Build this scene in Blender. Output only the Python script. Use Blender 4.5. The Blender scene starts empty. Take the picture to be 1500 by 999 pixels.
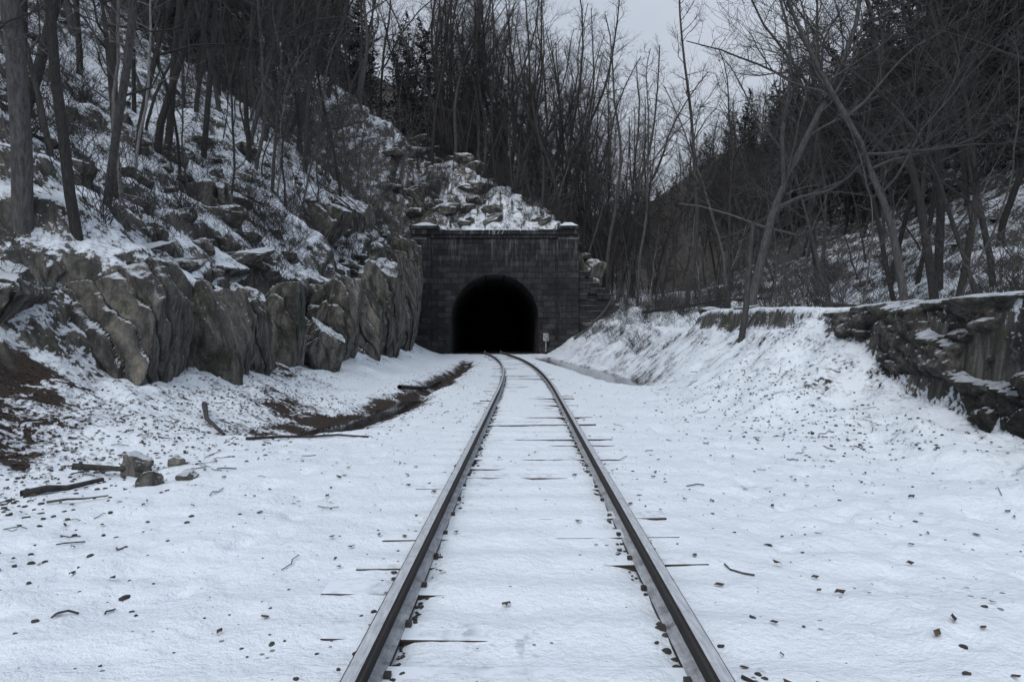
import bpy, math, random
import numpy as np
from mathutils import Vector, Matrix
random.seed(7); np.random.seed(7)
scene=bpy.context.scene
COL=scene.collection

# ------------------------------------------------------------ noise
def _h(ix,iy,iz,s):
    h=(ix*374761393+iy*668265263+iz*1103515245+s*974711)&0xffffffff
    h=((h^(h>>13))*1274126177)&0xffffffff
    h=h^(h>>16)
    return (h&0xffffff)/float(0xffffff)
def vn(x,y,z=0.0,s=0):
    flat2=np.isscalar(z)
    x,y=np.broadcast_arrays(np.asarray(x,float),np.asarray(y,float))
    xi=np.floor(x).astype(np.int64);yi=np.floor(y).astype(np.int64)
    f=lambda t:t*t*t*(t*(t*6-15)+10)
    def L(a,b,t):return a+(b-a)*t
    fx=f(x-xi);fy=f(y-yi)
    if flat2:
        zi=int(math.floor(z*13.7))
        return L(L(_h(xi,yi,zi,s),_h(xi+1,yi,zi,s),fx),L(_h(xi,yi+1,zi,s),_h(xi+1,yi+1,zi,s),fx),fy)*2-1
    x,y,z=np.broadcast_arrays(x,y,np.asarray(z,float))
    zi=np.floor(z).astype(np.int64);fz=f(z-zi)
    r=[]
    for dz in (0,1):
        a=L(_h(xi,yi,zi+dz,s),_h(xi+1,yi,zi+dz,s),fx)
        b=L(_h(xi,yi+1,zi+dz,s),_h(xi+1,yi+1,zi+dz,s),fx)
        r.append(L(a,b,fy))
    return L(r[0],r[1],fz)*2-1
def fbm(x,y,z=0.0,s=0,o=4,g=.5):
    a=1;t=0;n=0;f=1;sc=np.isscalar(z)
    for i in range(o):
        zz=0.0 if sc else np.asarray(z)*f+i*5.7
        t=t+a*vn(np.asarray(x)*f+i*7.3,np.asarray(y)*f+i*3.1,zz,s+i*17);n+=a;a*=g;f*=2.03
    return t/n
def ss(a,b,x):
    t=np.clip((x-a)/(b-a),0,1);return t*t*(3-2*t)
I=np.interp
def cell2(x,y,s=0):
    xi=np.floor(x).astype(np.int64);yi=np.floor(y).astype(np.int64)
    f1=np.full(x.shape,9.0);f2=np.full(x.shape,9.0);cid=np.zeros(x.shape)
    for dx in(-1,0,1):
        for dy in(-1,0,1):
            cx=xi+dx;cy=yi+dy
            px=cx+.15+.7*_h(cx,cy,cx*0,s);py=cy+.15+.7*_h(cx,cy,cx*0,s+5)
            d=np.hypot(px-x,py-y);idv=_h(cx,cy,cx*0,s+9)
            n=d<f1
            f2=np.where(n,f1,np.minimum(f2,d));cid=np.where(n,idv,cid);f1=np.where(n,d,f1)
    return f1,f2,cid

# ------------------------------------------------------------ world layout
def track(y):
    y=np.asarray(y,float)
    c=0.05+0.0193*y
    d=np.clip(y-17,0,43)
    c=c-d*d/640.0
    c=c+np.where(y>60,(y-60)*(-0.03-0.0193),0)
    return c
def cliff_line(y):
    return I(y,[-40,12,45,60],[-7,-7,-7.0,-8.7])+.55*vn(y*.33,3.3,s=4)*ss(11,14,y)*(1-ss(54,58,y))
def T(y):
    return I(y,[-60,0,14,26,40,60,100,160,260,400],[1.9,1.9,1.95,2.4,2.8,4.0,6.8,12,40,80])
def rditch(y): return I(y,[20,24,30,38,50,58],[4.6,4.3,4.0,3.5,2.5,2.0])
def lditch(y): return I(y,[10,13,16,22,36,50,60],[-3.9,-3.5,-3.0,-2.65,-2.55,-3.2,-4.2])
def height(x,y,full=False):
    x=np.asarray(x,float);y=np.asarray(y,float)
    xc=track(y)
    flat=-0.175+0*x
    foot=I(y,[-60,3,6,9,14,40,60],[-9,-7,-5.6,-4.8,-4.6,-4.5,-6.2])+.35*vn(y*.5,1.7,s=2)
    xl=cliff_line(y)
    zb=I(y,[-60,6,12,30,60],[.9,.7,.55,.7,.7])+.25*vn(y*.6,9,s=8)
    ct=I(y,[-60,0,12,14,28,45,60],[1.9,1.9,2.2,2.9,3.8,7,11])+.5*vn(y*.45,5,s=11)*ss(11,14,y)*(1-ss(56,60,y))
    w=I(y,[-60,11,13,28,45,60],[2.4,2.2,.55,.8,1.6,2.2])
    t=np.clip((foot-x)/np.maximum(foot-xl,.3),0,1)
    zl=flat+(zb-flat)*t**1.2
    d1=xl-x
    sl=np.maximum(0,d1-w)
    zl=np.where(d1>0,zb+(ct-zb)*ss(0,1,d1/w)+.85*np.minimum(sl,45)+.4*np.maximum(0,sl-45),zl)
    slope_w=ss(0.2,2.0,d1-w*.6)
    rough=1.0*fbm(x*.16,y*.16,0,21,3)+.55*fbm(x*.7,y*.7,0,31,5)
    zl=zl+slope_w*rough
    per=1.0+.3*vn(x*.05,y*.05,s=77)
    q=(zl+.8*fbm(x*.45,y*.45,0,41,4)+.12*y)/per
    fr=q-np.floor(q)
    led=(np.floor(q)+ss(.0,.45,fr)-q)*per
    zl=zl+slope_w*(.35+.45*vn(x*.22,y*.22,s=78))*led
    zl=zl+ss(0,.6,t)*.14*fbm(x*2.0,y*2.0,0,51,5)
    dc=lditch(y)
    sg_=I(y,[10,14,20,40],[.75,.85,.5,.42])*(1+.25*vn(y*.7,2,s=61))
    dm=np.exp(-((x-dc)/sg_)**2)*ss(10.3,12.5,y)*(1-ss(42,54,y))
    # RIGHT
    Bt=I(y,[-60,10.5,12,14.5,16,35,60],[-.1,.0,.35,1.2,1.6,1.6,2.4])
    xs=I(y,[-60,10,15,20,28,40,60],[4.8,4.2,3.7,4.4,5.0,4.4,3.2])+.3*vn(y*.4,4,s=13)
    tb=np.clip((x-xs)/(7.0-xs),0,1)
    zr=flat+(Bt-flat)*(tb**1.15)
    wallz=1-ss(25,29,y)
    st=wallz*ss(7.05,7.35,x)+(1-wallz)*ss(6.6,10.5,x)
    Ty=T(y)
    zr=zr+(Ty-zr)*st
    xh=14+(y-20)*.13
    u=np.maximum(0,x-xh)
    um=np.minimum(u,42)
    zr=zr+.74*(np.sqrt(um*um+9)-3)+.25*np.maximum(0,u-42)
    off=ss(8,16,x)
    zr=zr+off*(1.2*fbm(x*.12,y*.12,0,61,3)+.3*fbm(x*.7,y*.7,0,71,4))
    q=(zr+.7*fbm(x*.4,y*.4,0,42,4))/1.3;fr=q-np.floor(q)
    zr=zr+ss(14,20,x)*.45*(np.floor(q)+ss(0,.45,fr)-q)*1.3
    zr=zr+ss(0,.4,tb)*(1-st)*(.34*fbm(x*.8,y*.8,0,81,5)+.16*np.exp(-((x-5.3)/.6)**2-((y-11.)/1.2)**2))
    rd=rditch(y)
    rm=np.exp(-((x-rd)/.8)**2)*ss(21,27,y)*(1-ss(52,58,y))
    front=np.where(x<xc,zl,zr)
    front=front-.38*dm-.42*rm
    offt=.4+.6*ss(1.2,2.2,abs(x-xc))
    front=front+offt*(.07*fbm(x*.9,y*.9,0,91,4)+.040*fbm(x*4.0,y*4.0,0,92,4))
    f1,f2,cid=cell2((x*1.9+.0*y),(y*1.25),55)
    pr=ss(.18,.08,f1)*(cid>.55)*ss(1.4,1.9,abs(x-xc))*(y>0)*(y<16)*(abs(x)<7)
    front=front-.034*pr
    for s in(-.76,.76):
        g=np.exp(-((x-(xc+s*.93))/.075)**2)
        front=front-.04*g*(.5+.5*vn(y*1.7,s*3,s=14))
    intrack=1-ss(1.2,1.5,abs(x-xc))
    front=front+intrack*.014*np.cos(2*np.pi*(y+2)/.56)
    # BACK (behind portal)
    xr=8+(y-60)*.1
    U=xr-x
    back=Ty+I(U,[0,2.5,6,15,22,60,100,200],[0,6.0,9.3,14.0,17.5,46,66,90])
    lim=10.35+1.25*(y-61.0)+np.maximum(0,-9-x)*.85
    back=np.where(U>0,np.minimum(back,np.maximum(lim,Ty)),zr)
    bw=ss(0,3,U)*ss(61.3,62.5,y)
    back=back+bw*(1.5*fbm(x*.22,y*.22,0,22,3)+.7*fbm(x*.8,y*.8,0,32,4))
    q=(back+.9*fbm(x*.4,y*.4,0,41,4)+.1*y)/1.4;fr=q-np.floor(q)
    back=back+bw*.8*(np.floor(q)+ss(0,.4,fr)-q)*1.4
    s=ss(60.35,61.0,y)
    z=front+(back-front)*s
    if not full: return z
    leftw=ss(.0,.7,t)
    cov=1.0-.08*ss(1.5,3.5,abs(x-xc))
    cov=np.where(x<xc,cov-leftw*.18,cov)
    cov=cov-slope_w*(x<xc)*(-.05+.30*ss(-18,-40,x)+.18*ss(-13,-24,x)*ss(30,50,y))
    cov=cov-(x>xc)*(tb*.13+.10*ss(9,14,x)+.36*ss(16,36,x))
    cov=cov-.12*s-.35*ss(75,140,y)
    cov=cov-1.3*np.clip(dm*1.3,0,1)*(.75+.5*vn(x*2,y*2,s=3))-1.1*rm
    leaf=np.clip(dm*1.7,0,1)
    jit=.6*fbm(x*1.5,y*1.5,0,66,4)
    lp=np.exp(-(((x+6.5)/1.1)**2+((y-8.4)/1.6)**2))
    lp2=np.exp(-(((x+6.3)/.8)**2+((y-18.6)/1.6)**2))+np.exp(-(((x+7.3)/.6)**2+((y-10.6)/.8)**2))+np.exp(-(((x+5.0)/.8)**2+((y-14.8)/1.4)**2))
    lpp=ss(.35,.75,lp+lp2+jit)
    leaf=np.clip(leaf+lpp,0,1)
    cov=cov-.52*lpp
    for sd in(-.76,.76):
        g=np.exp(-((x-(xc+sd*.93))/.055)**2)
        cov=cov-g*.6*(.5+.8*vn(y*2.3,sd*3,s=15))
    cliff=ss(-.15,.1,d1)*(1-ss(w*1.0,w*1.0+.5,d1))*ss(11.5,13,y)*(1-s)*(x<xc)
    return z,cov,leaf,cliff
def hz(x,y): return float(height(np.array([x]),np.array([y]))[0])
def hzs(xs,ys): return height(np.array(xs,float),np.array(ys,float))

# ------------------------------------------------------------ material helpers
def newmat(name):
    m=bpy.data.materials.new(name);m.use_nodes=True
    nt=m.node_tree;nt.nodes.clear()
    out=nt.nodes.new('ShaderNodeOutputMaterial');b=nt.nodes.new('ShaderNodeBsdfPrincipled')
    nt.links.new(b.outputs[0],out.inputs[0])
    return m,nt,b
class N:
    def __init__(s,nt): s.nt=nt
    def v(s,x,sock):
        if hasattr(x,'is_output'): s.nt.links.new(x,sock)
        elif x is not None: sock.default_value=x
    def math(s,op,a,b=None,clamp=False):
        n=s.nt.nodes.new('ShaderNodeMath');n.operation=op;n.use_clamp=clamp
        s.v(a,n.inputs[0]); 
        if b is not None:s.v(b,n.inputs[1])
        return n.outputs[0]
    def noise(s,vec,scale,detail=5,rough=.55,dist=0):
        n=s.nt.nodes.new('ShaderNodeTexNoise');s.v(vec,n.inputs['Vector'])
        n.inputs['Scale'].default_value=scale;n.inputs['Detail'].default_value=detail
        n.inputs['Roughness'].default_value=rough;n.inputs['Distortion'].default_value=dist
        return n.outputs['Fac']
    def vor(s,vec,scale,feature='F1',out='Distance'):
        n=s.nt.nodes.new('ShaderNodeTexVoronoi');n.feature=feature;s.v(vec,n.inputs['Vector']);n.inputs['Scale'].default_value=scale
        return n.outputs[out]
    def ramp(s,f,stops):
        n=s.nt.nodes.new('ShaderNodeValToRGB');s.v(f,n.inputs[0]);e=n.color_ramp.elements
        while len(e)<len(stops): e.new(.5)
        for el,(p,c) in zip(e,stops):
            el.position=p;el.color=(*c,1) if len(c)==3 else c
        return n.outputs[0]
    def mix(s,f,a,b,mode='MIX'):
        n=s.nt.nodes.new('ShaderNodeMix');n.data_type='RGBA';n.blend_type=mode
        s.v(f,n.inputs[0])
        s.v((*a,1) if isinstance(a,tuple) and len(a)==3 else a,n.inputs[6])
        s.v((*b,1) if isinstance(b,tuple) and len(b)==3 else b,n.inputs[7])
        return n.outputs[2]
    def geo(s):
        n=s.nt.nodes.new('ShaderNodeNewGeometry');return n
    def sep(s,v):
        n=s.nt.nodes.new('ShaderNodeSeparateXYZ');s.v(v,n.inputs[0]);return n.outputs
    def mapr(s,f,a,b,c=0.0,d=1.0,smooth=True):
        n=s.nt.nodes.new('ShaderNodeMapRange');n.interpolation_type='SMOOTHSTEP' if smooth else 'LINEAR'
        s.v(f,n.inputs[0]);n.inputs[1].default_value=a;n.inputs[2].default_value=b;n.inputs[3].default_value=c;n.inputs[4].default_value=d
        return n.outputs[0]
    def attr(s,name):
        n=s.nt.nodes.new('ShaderNodeAttribute');n.attribute_name=name;return n.outputs['Fac']
    def bump(s,h,strength,dist,normal=None):
        n=s.nt.nodes.new('ShaderNodeBump');s.v(h,n.inputs['Height']);n.inputs['Strength'].default_value=strength;n.inputs['Distance'].default_value=dist
        if normal is not None:s.v(normal,n.inputs['Normal'])
        return n.outputs[0]
    def scalev(s,v,sc):
        n=s.nt.nodes.new('ShaderNodeMapping');s.v(v,n.inputs[0]);n.inputs['Scale'].default_value=sc;return n.outputs[0]
SNOW=(0.76,0.825,0.895)
def snow_over(n,geo,base,cover,kn=1.4,a1=1.5,a2=.7,lo=.44,hi=.52,nz0=.8):
    pos=geo.outputs['Position'];nz=n.sep(geo.outputs['Normal'])[2]
    n1=n.noise(pos,1.6,6,.65);n2=n.noise(pos,11,2,.6)
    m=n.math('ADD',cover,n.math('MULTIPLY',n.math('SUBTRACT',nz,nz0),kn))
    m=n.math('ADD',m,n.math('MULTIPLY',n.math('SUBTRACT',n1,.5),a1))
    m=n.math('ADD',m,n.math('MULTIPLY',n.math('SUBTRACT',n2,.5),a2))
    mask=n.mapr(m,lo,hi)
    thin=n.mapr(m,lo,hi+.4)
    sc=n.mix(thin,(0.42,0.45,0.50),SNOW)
    return n.mix(mask,base,sc),mask
def rock_base(n,geo,light=1.0):
    pos=geo.outputs['Position']
    st=n.noise(n.scalev(pos,(1.2,2.2,.35)),2.2,6,.68,.6)
    k=light
    c=n.ramp(st,[(.3,(.010*k,.010*k,.010*k)),(.45,(.036*k,.035*k,.033*k)),(.57,(.09*k,.086*k,.077*k)),(.72,(.16*k,.148*k,.125*k))])
    fine=n.noise(pos,16,4,.75)
    c=n.mix(.6,c,n.ramp(fine,[(.3,(.12,.12,.12)),(.7,(1,1,1))]),'MULTIPLY')
    moss=n.noise(pos,.9,5,.7)
    c=n.mix(n.mapr(moss,.53,.64,0,.8),c,(.026,.036,.015))
    return c,st,fine

mg,nt,b=newmat('snowy_ground_mat');n=N(nt);g=n.geo();pos=g.outputs['Position']
rc,st,fine=rock_base(n,g,1.7)
dirt=n.ramp(fine,[(.3,(.012,.010,.009)),(.5,(.035,.029,.024)),(.72,(.10,.082,.068))])
leafc=n.mix(fine,(.012,.008,.006),(.10,.062,.044))
leafc=n.mix(.8,leafc,n.ramp(n.vor(pos,30),[(.0,(1,1,1)),(.55,(.2,.2,.2))]),'MULTIPLY')
nz=n.sep(g.outputs['Normal'])[2]
steep=n.mapr(nz,.80,.6)
steep2=n.math('MAXIMUM',steep,n.attr('cliff'))
base=n.mix(steep2,dirt,rc)
base=n.mix(n.attr('leaf'),base,leafc)
col,mask=snow_over(n,g,base,n.attr('cover'),kn=1.25,a1=2.0,a2=1.3)
sp=n.vor(pos,9.0);spn=n.noise(pos,1.1,2,.6)
thr=n.mapr(spn,.42,.7,.02,.17,False)
spm=n.math('MULTIPLY',n.math('LESS_THAN',sp,thr),.75)
col=n.mix(spm,col,(.05,.045,.04))
n.v(col,b.inputs['Base Color']);b.inputs['Roughness'].default_value=.85
n.v(n.bump(n.noise(pos,13,4,.7),.7,.05),b.inputs['Normal'])

mrock,nt,b=newmat('rock_mat');n=N(nt);g=n.geo()
rc,st,fine=rock_base(n,g,2.4)
col,mask=snow_over(n,g,rc,.50,kn=1.4,a1=1.3,a2=.9,nz0=.62)
n.v(col,b.inputs['Base Color']);b.inputs['Roughness'].default_value=.8
n.v(n.bump(n.noise(n.scalev(g.outputs['Position'],(2,3,.8)),3,6,.75),1.0,.14),b.inputs['Normal'])

mwall,nt,b=newmat('rubble_wall_mat');n=N(nt);g=n.geo();pos=g.outputs['Position']
c1=n.noise(pos,2.6,7,.78);
c=n.ramp(c1,[(.34,(.012,.011,.010)),(.48,(.05,.047,.042)),(.57,(.13,.125,.115)),(.68,(.32,.31,.295))])
c=n.mix(n.mapr(n.noise(pos,1.7,5,.7),.54,.64,0,.7),c,(.024,.030,.014))
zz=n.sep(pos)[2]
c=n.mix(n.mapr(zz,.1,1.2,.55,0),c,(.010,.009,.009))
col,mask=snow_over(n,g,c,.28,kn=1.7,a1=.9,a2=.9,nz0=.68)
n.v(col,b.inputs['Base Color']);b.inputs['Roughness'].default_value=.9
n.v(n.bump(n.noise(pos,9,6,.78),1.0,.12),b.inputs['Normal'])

mport,nt,b=newmat('portal_stone_mat');n=N(nt);g=n.geo();pos=g.outputs['Position']
cx=nt.nodes.new('ShaderNodeCombineXYZ');s_=n.sep(pos)
n.v(n.math('ADD',s_[0],s_[1]),cx.inputs[0]);n.v(s_[2],cx.inputs[1])
br=nt.nodes.new('ShaderNodeTexBrick');nt.links.new(cx.outputs[0],br.inputs['Vector'])
br.inputs['Scale'].default_value=1;br.inputs['Brick Width'].default_value=1.15;br.inputs['Row Height'].default_value=.5
br.inputs['Mortar Size'].default_value=.03;br.inputs['Mortar Smooth'].default_value=.4;br.inputs['Bias'].default_value=-.2
br.inputs['Color1'].default_value=(.009,.009,.011,1);br.inputs['Color2'].default_value=(.034,.034,.038,1);br.inputs['Mortar'].default_value=(.004,.004,.005,1)
c=n.mix(.9,br.outputs['Color'],n.ramp(n.noise(pos,1.4,8,.78),[(.34,(.15,.15,.15)),(.66,(2.4,2.4,2.5))]),'MULTIPLY')
streak=n.noise(n.scalev(pos,(2.2,2.2,.22)),1.8,6,.7)
hi=n.mapr(s_[2],6.0,10.5)
c=n.mix(n.math('MULTIPLY',n.mapr(streak,.50,.66,0,.8),n.math('ADD',n.math('MULTIPLY',hi,.8),.10)),c,(.16,.165,.17))
c=n.mix(n.mapr(n.noise(pos,1.1,5,.7),.54,.64,0,.6),c,(.022,.032,.014))
col,mask=snow_over(n,g,c,.38,kn=1.8,a1=.9,a2=1.1,nz0=.6)
n.v(col,b.inputs['Base Color']);b.inputs['Roughness'].default_value=.85
n.v(n.bump(n.math('ADD',n.math('MULTIPLY',br.outputs['Fac'],-1.0),n.noise(pos,5,5,.75)),1.0,.11),b.inputs['Normal'])

msoot,nt,b=newmat('sooty_lining_mat');n=N(nt);g=n.geo();pos=g.outputs['Position']
br=nt.nodes.new('ShaderNodeTexBrick');cx=nt.nodes.new('ShaderNodeCombineXYZ');s_=n.sep(pos)
n.v(s_[1],cx.inputs[0]);n.v(s_[2],cx.inputs[1]);nt.links.new(cx.outputs[0],br.inputs['Vector'])
br.inputs['Scale'].default_value=1;br.inputs['Brick Width'].default_value=1.0;br.inputs['Row Height'].default_value=.4
br.inputs['Color1'].default_value=(.04,.04,.043,1);br.inputs['Color2'].default_value=(.11,.11,.115,1);br.inputs['Mortar'].default_value=(.012,.012,.012,1)
n.v(br.outputs['Color'],b.inputs['Base Color']);b.inputs['Roughness'].default_value=.8

def bark(name,dark,light):
    m,nt,b=newmat(name);n=N(nt)
    tc=nt.nodes.new('ShaderNodeTexCoord');oi=nt.nodes.new('ShaderNodeObjectInfo')
    f=n.noise(n.scalev(tc.outputs['Object'],(5,5,.9)),3,4,.7)
    c=n.ramp(f,[(.3,dark),(.7,light)])
    c=n.mix(n.math('POWER',oi.outputs['Random'],2.2),c,n.mix(1.0,c,(2.8,2.9,3.0),'MULTIPLY'))
    n.v(c,b.inputs['Base Color']);b.inputs['Roughness'].default_value=.9
    return m
mbark=bark('bark_mat',(.009,.009,.009),(.046,.044,.043))
mbarkl=bark('pale_bark_mat',(.04,.039,.038),(.13,.127,.122))
mneedle,nt,b=newmat('hemlock_needles_mat');n=N(nt);tc=nt.nodes.new('ShaderNodeTexCoord')
c=n.ramp(n.noise(tc.outputs['Object'],1.2,3,.6),[(.35,(.006,.010,.007)),(.7,(.026,.034,.024))])
n.v(c,b.inputs['Base Color']);b.inputs['Roughness'].default_value=.8

mrail,nt,b=newmat('rail_steel_mat');n=N(nt);g=n.geo();pos=g.outputs['Position']
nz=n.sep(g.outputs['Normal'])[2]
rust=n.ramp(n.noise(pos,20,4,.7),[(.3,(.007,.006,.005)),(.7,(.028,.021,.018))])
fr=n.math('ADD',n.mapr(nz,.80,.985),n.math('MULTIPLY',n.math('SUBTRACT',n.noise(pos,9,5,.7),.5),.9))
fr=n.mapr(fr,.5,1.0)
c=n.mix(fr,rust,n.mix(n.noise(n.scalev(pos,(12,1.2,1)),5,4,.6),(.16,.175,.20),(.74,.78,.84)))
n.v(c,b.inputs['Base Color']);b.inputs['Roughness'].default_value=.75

mtie,nt,b=newmat('timber_tie_mat');n=N(nt);g=n.geo();pos=g.outputs['Position']
w=n.ramp(n.noise(n.scalev(pos,(1,12,12)),3,5,.6),[(.3,(.010,.009,.008)),(.7,(.05,.04,.033))])
col,mask=snow_over(n,g,w,.62,kn=1.3,a1=1.4,a2=.9)
n.v(col,b.inputs['Base Color']);b.inputs['Roughness'].default_value=.85

mstone,nt,b=newmat('dark_gravel_mat');n=N(nt);g=n.geo();pos=g.outputs['Position']
n.v(n.ramp(n.noise(pos,7,4,.7),[(.3,(.012,.012,.012)),(.7,(.07,.065,.06))]),b.inputs['Base Color']);b.inputs['Roughness'].default_value=.85
mleaf,nt,b=newmat('dead_leaf_mat');n=N(nt);g=n.geo();pos=g.outputs['Position']
n.v(n.ramp(n.noise(pos,9,3,.6),[(.35,(.016,.011,.009)),(.65,(.10,.065,.047))]),b.inputs['Base Color']);b.inputs['Roughness'].default_value=.8
mwater,nt,b=newmat('dark_water_mat');n=N(nt);g=n.geo()
b.inputs['Base Color'].default_value=(.012,.013,.014,1);b.inputs['Roughness'].default_value=.08;b.inputs['IOR'].default_value=1.2
n.v(n.bump(n.noise(g.outputs['Position'],5,3,.5),.15,.02),b.inputs['Normal'])
mwhite,nt,b=newmat('white_paint_mat');n=N(nt);g=n.geo()
n.v(n.ramp(n.noise(g.outputs['Position'],6,4,.7),[(.4,(.06,.06,.06)),(.6,(.42,.43,.44))]),b.inputs['Base Color'])

# ------------------------------------------------------------ mesh helpers
def mesh_from(name,V,F,mat,smooth=True):
    me=bpy.data.meshes.new(name)
    V=np.asarray(V,dtype=np.float32).reshape(-1,3)
    lens=np.array([len(f) for f in F],dtype=np.int32)
    flat=np.fromiter((i for f in F for i in f),dtype=np.int32,count=int(lens.sum()))
    me.vertices.add(len(V));me.vertices.foreach_set('co',V.ravel())
    me.loops.add(len(flat));me.loops.foreach_set('vertex_index',flat)
    me.polygons.add(len(F));me.polygons.foreach_set('loop_start',np.concatenate([[0],np.cumsum(lens)[:-1]]).astype(np.int32))
    me.polygons.foreach_set('use_smooth',np.full(len(F),smooth))
    me.update(calc_edges=True);me.validate();me.materials.append(mat);return me
def add(name,me,parent=None,loc=(0,0,0),rot=(0,0,0),sc=(1,1,1)):
    o=bpy.data.objects.new(name,me);COL.objects.link(o)
    o.location=loc;o.rotation_euler=rot;o.scale=sc
    if parent: o.parent=parent
    return o
def empty(name):
    o=bpy.data.objects.new(name,None);COL.objects.link(o);o.empty_display_size=.3;return o
def box(V,F,x0,x1,y0,y1,z0,z1):
    k=len(V)
    V+= [(x0,y0,z0),(x1,y0,z0),(x1,y1,z0),(x0,y1,z0),(x0,y0,z1),(x1,y0,z1),(x1,y1,z1),(x0,y1,z1)]
    F+= [(k,k+3,k+2,k+1),(k+4,k+5,k+6,k+7),(k,k+1,k+5,k+4),(k+1,k+2,k+6,k+5),(k+2,k+3,k+7,k+6),(k+3,k,k+4,k+7)]
def bevel(o,w=.02,seg=2):
    m=o.modifiers.new('bevel','BEVEL');m.width=w;m.segments=seg;m.limit_method='ANGLE'
def grid_faces(nr,nc):
    i=np.arange((nr-1)*(nc-1));r=i//(nc-1);c=i%(nc-1);a=r*nc+c
    return np.stack([a,a+1,a+nc+1,a+nc],1)

# ------------------------------------------------------------ terrain
def axis(lo,hi,fn):
    out=[lo];
    while out[-1]<hi: out.append(out[-1]+fn(out[-1]))
    return np.array(out)
ys=axis(-60,320,lambda y: 2.0 if y<-6 else (.3 if y<1.5 else (.045 if y<5 else max(.045,.0095*y) if not 60.2<y<61.2 else .12)))
def xsp(x):
    a=abs(x)
    if a<2.3: return .045
    if -9.4<x<-5.6: return .055
    return max(.05,.0125*a)
xs_=axis(-190,190,xsp)
X,Y=np.meshgrid(xs_,ys)
Z,cov,leaf,cliff=height(X,Y,True)
cw=cliff
f1,f2,cid=cell2((Y*.75+Z*.35).ravel(),(Z*.45-Y*.12).ravel(),6)
cid=cid.reshape(X.shape);edge=(f2-f1).reshape(X.shape)
X2=X+cw*((cid-.5)*.75-.32*np.exp(-(edge/.09)**2)+.22*fbm(Y*2.2,Z*1.6,0,103,4)-.15)
Z2=Z+cw*.12*fbm(X*2+Z,Y*2,0,104,3)
nr,nc=X.shape
F=grid_faces(nr,nc)
fy=(Y.ravel()[F]);fx=X.ravel()[F]
kill=(fx.min(1)>-5.6)&(fx.max(1)<2.6)&(fy.max(1)>60.25)&(fy.min(1)<61.15)
F=F[~kill]
me=bpy.data.meshes.new('snowy_hillside_ground')
me.vertices.add(nr*nc);me.vertices.foreach_set('co',np.stack([X2,Y,Z2],-1).astype(np.float32).ravel())
me.loops.add(F.size);me.loops.foreach_set('vertex_index',F.astype(np.int32).ravel())
me.polygons.add(len(F));me.polygons.foreach_set('loop_start',np.arange(0,F.size,4,dtype=np.int32))
me.polygons.foreach_set('use_smooth',np.ones(len(F),bool))
me.update(calc_edges=True)
for nm,arr in(('cover',cov),('leaf',leaf),('cliff',cliff)):
    a=me.attributes.new(nm,'FLOAT','POINT');a.data.foreach_set('value',arr.astype(np.float32).ravel())
me.materials.append(mg);add('snowy_ground',me)

# ------------------------------------------------------------ rail track
trk=empty('railroad_track')
prof=[(-.07,-.19),(-.07,-.165),(-.012,-.145),(-.010,-.05),(-.036,-.038),(-.038,-.010),(-.028,0),(.028,0),(.038,-.010),(.036,-.038),(.010,-.05),(.012,-.145),(.07,-.165),(.07,-.19)]
yy=np.arange(-4,95,.5)
for nm,s in(('left_rail',-.755),('right_rail',.755)):
    V=[];F=[];m=len(prof)
    for k,y in enumerate(yy):
        c=float(track(y));dx=float(track(y+.1)-track(y-.1))/.2
        for px,pz in prof: V.append((c+(s+px),y-dx*(s+px),pz))
        if k:
            for j in range(m-1):
                a=(k-1)*m+j;F.append((a,a+1,a+m+1,a+m))
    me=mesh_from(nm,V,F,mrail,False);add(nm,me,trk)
V=[];F=[]
y=-2
while y<60:
    k=len(V);c=float(track(y));L=1.22+random.uniform(-.12,.05);jy=random.uniform(-.03,.03);zt=-.170+random.uniform(-.010,.008);r=random.uniform(-.02,.02);tl=random.uniform(-.012,.012)
    Vb=[];F_=[];box(Vb,F_,-L,L,-.115,.115,-.16,0)
    for v in Vb: V.append((v[0]+c+random.uniform(-.006,.006),v[1]+y+jy+r*v[0],v[2]+zt+tl*v[0]))
    F+=[tuple(i+k for i in f) for f in F_]
    y+=.56
o=add('timber_ties',mesh_from('timber_ties',V,F,mtie,False),trk);bevel(o,.012,2)
V=[];F=[];y=-2
while y<26:
    c=float(track(y))
    for s in(-.755,.755):
        for a in(-.085,.085):
            box(V,F,c+s+a-.016,c+s+a+.016,y-.018+a*.3,y+.018+a*.3,-.18,-.142)
    y+=.56
add('rail_spikes',mesh_from('rail_spikes',V,F,mstone,False),trk)

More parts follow.
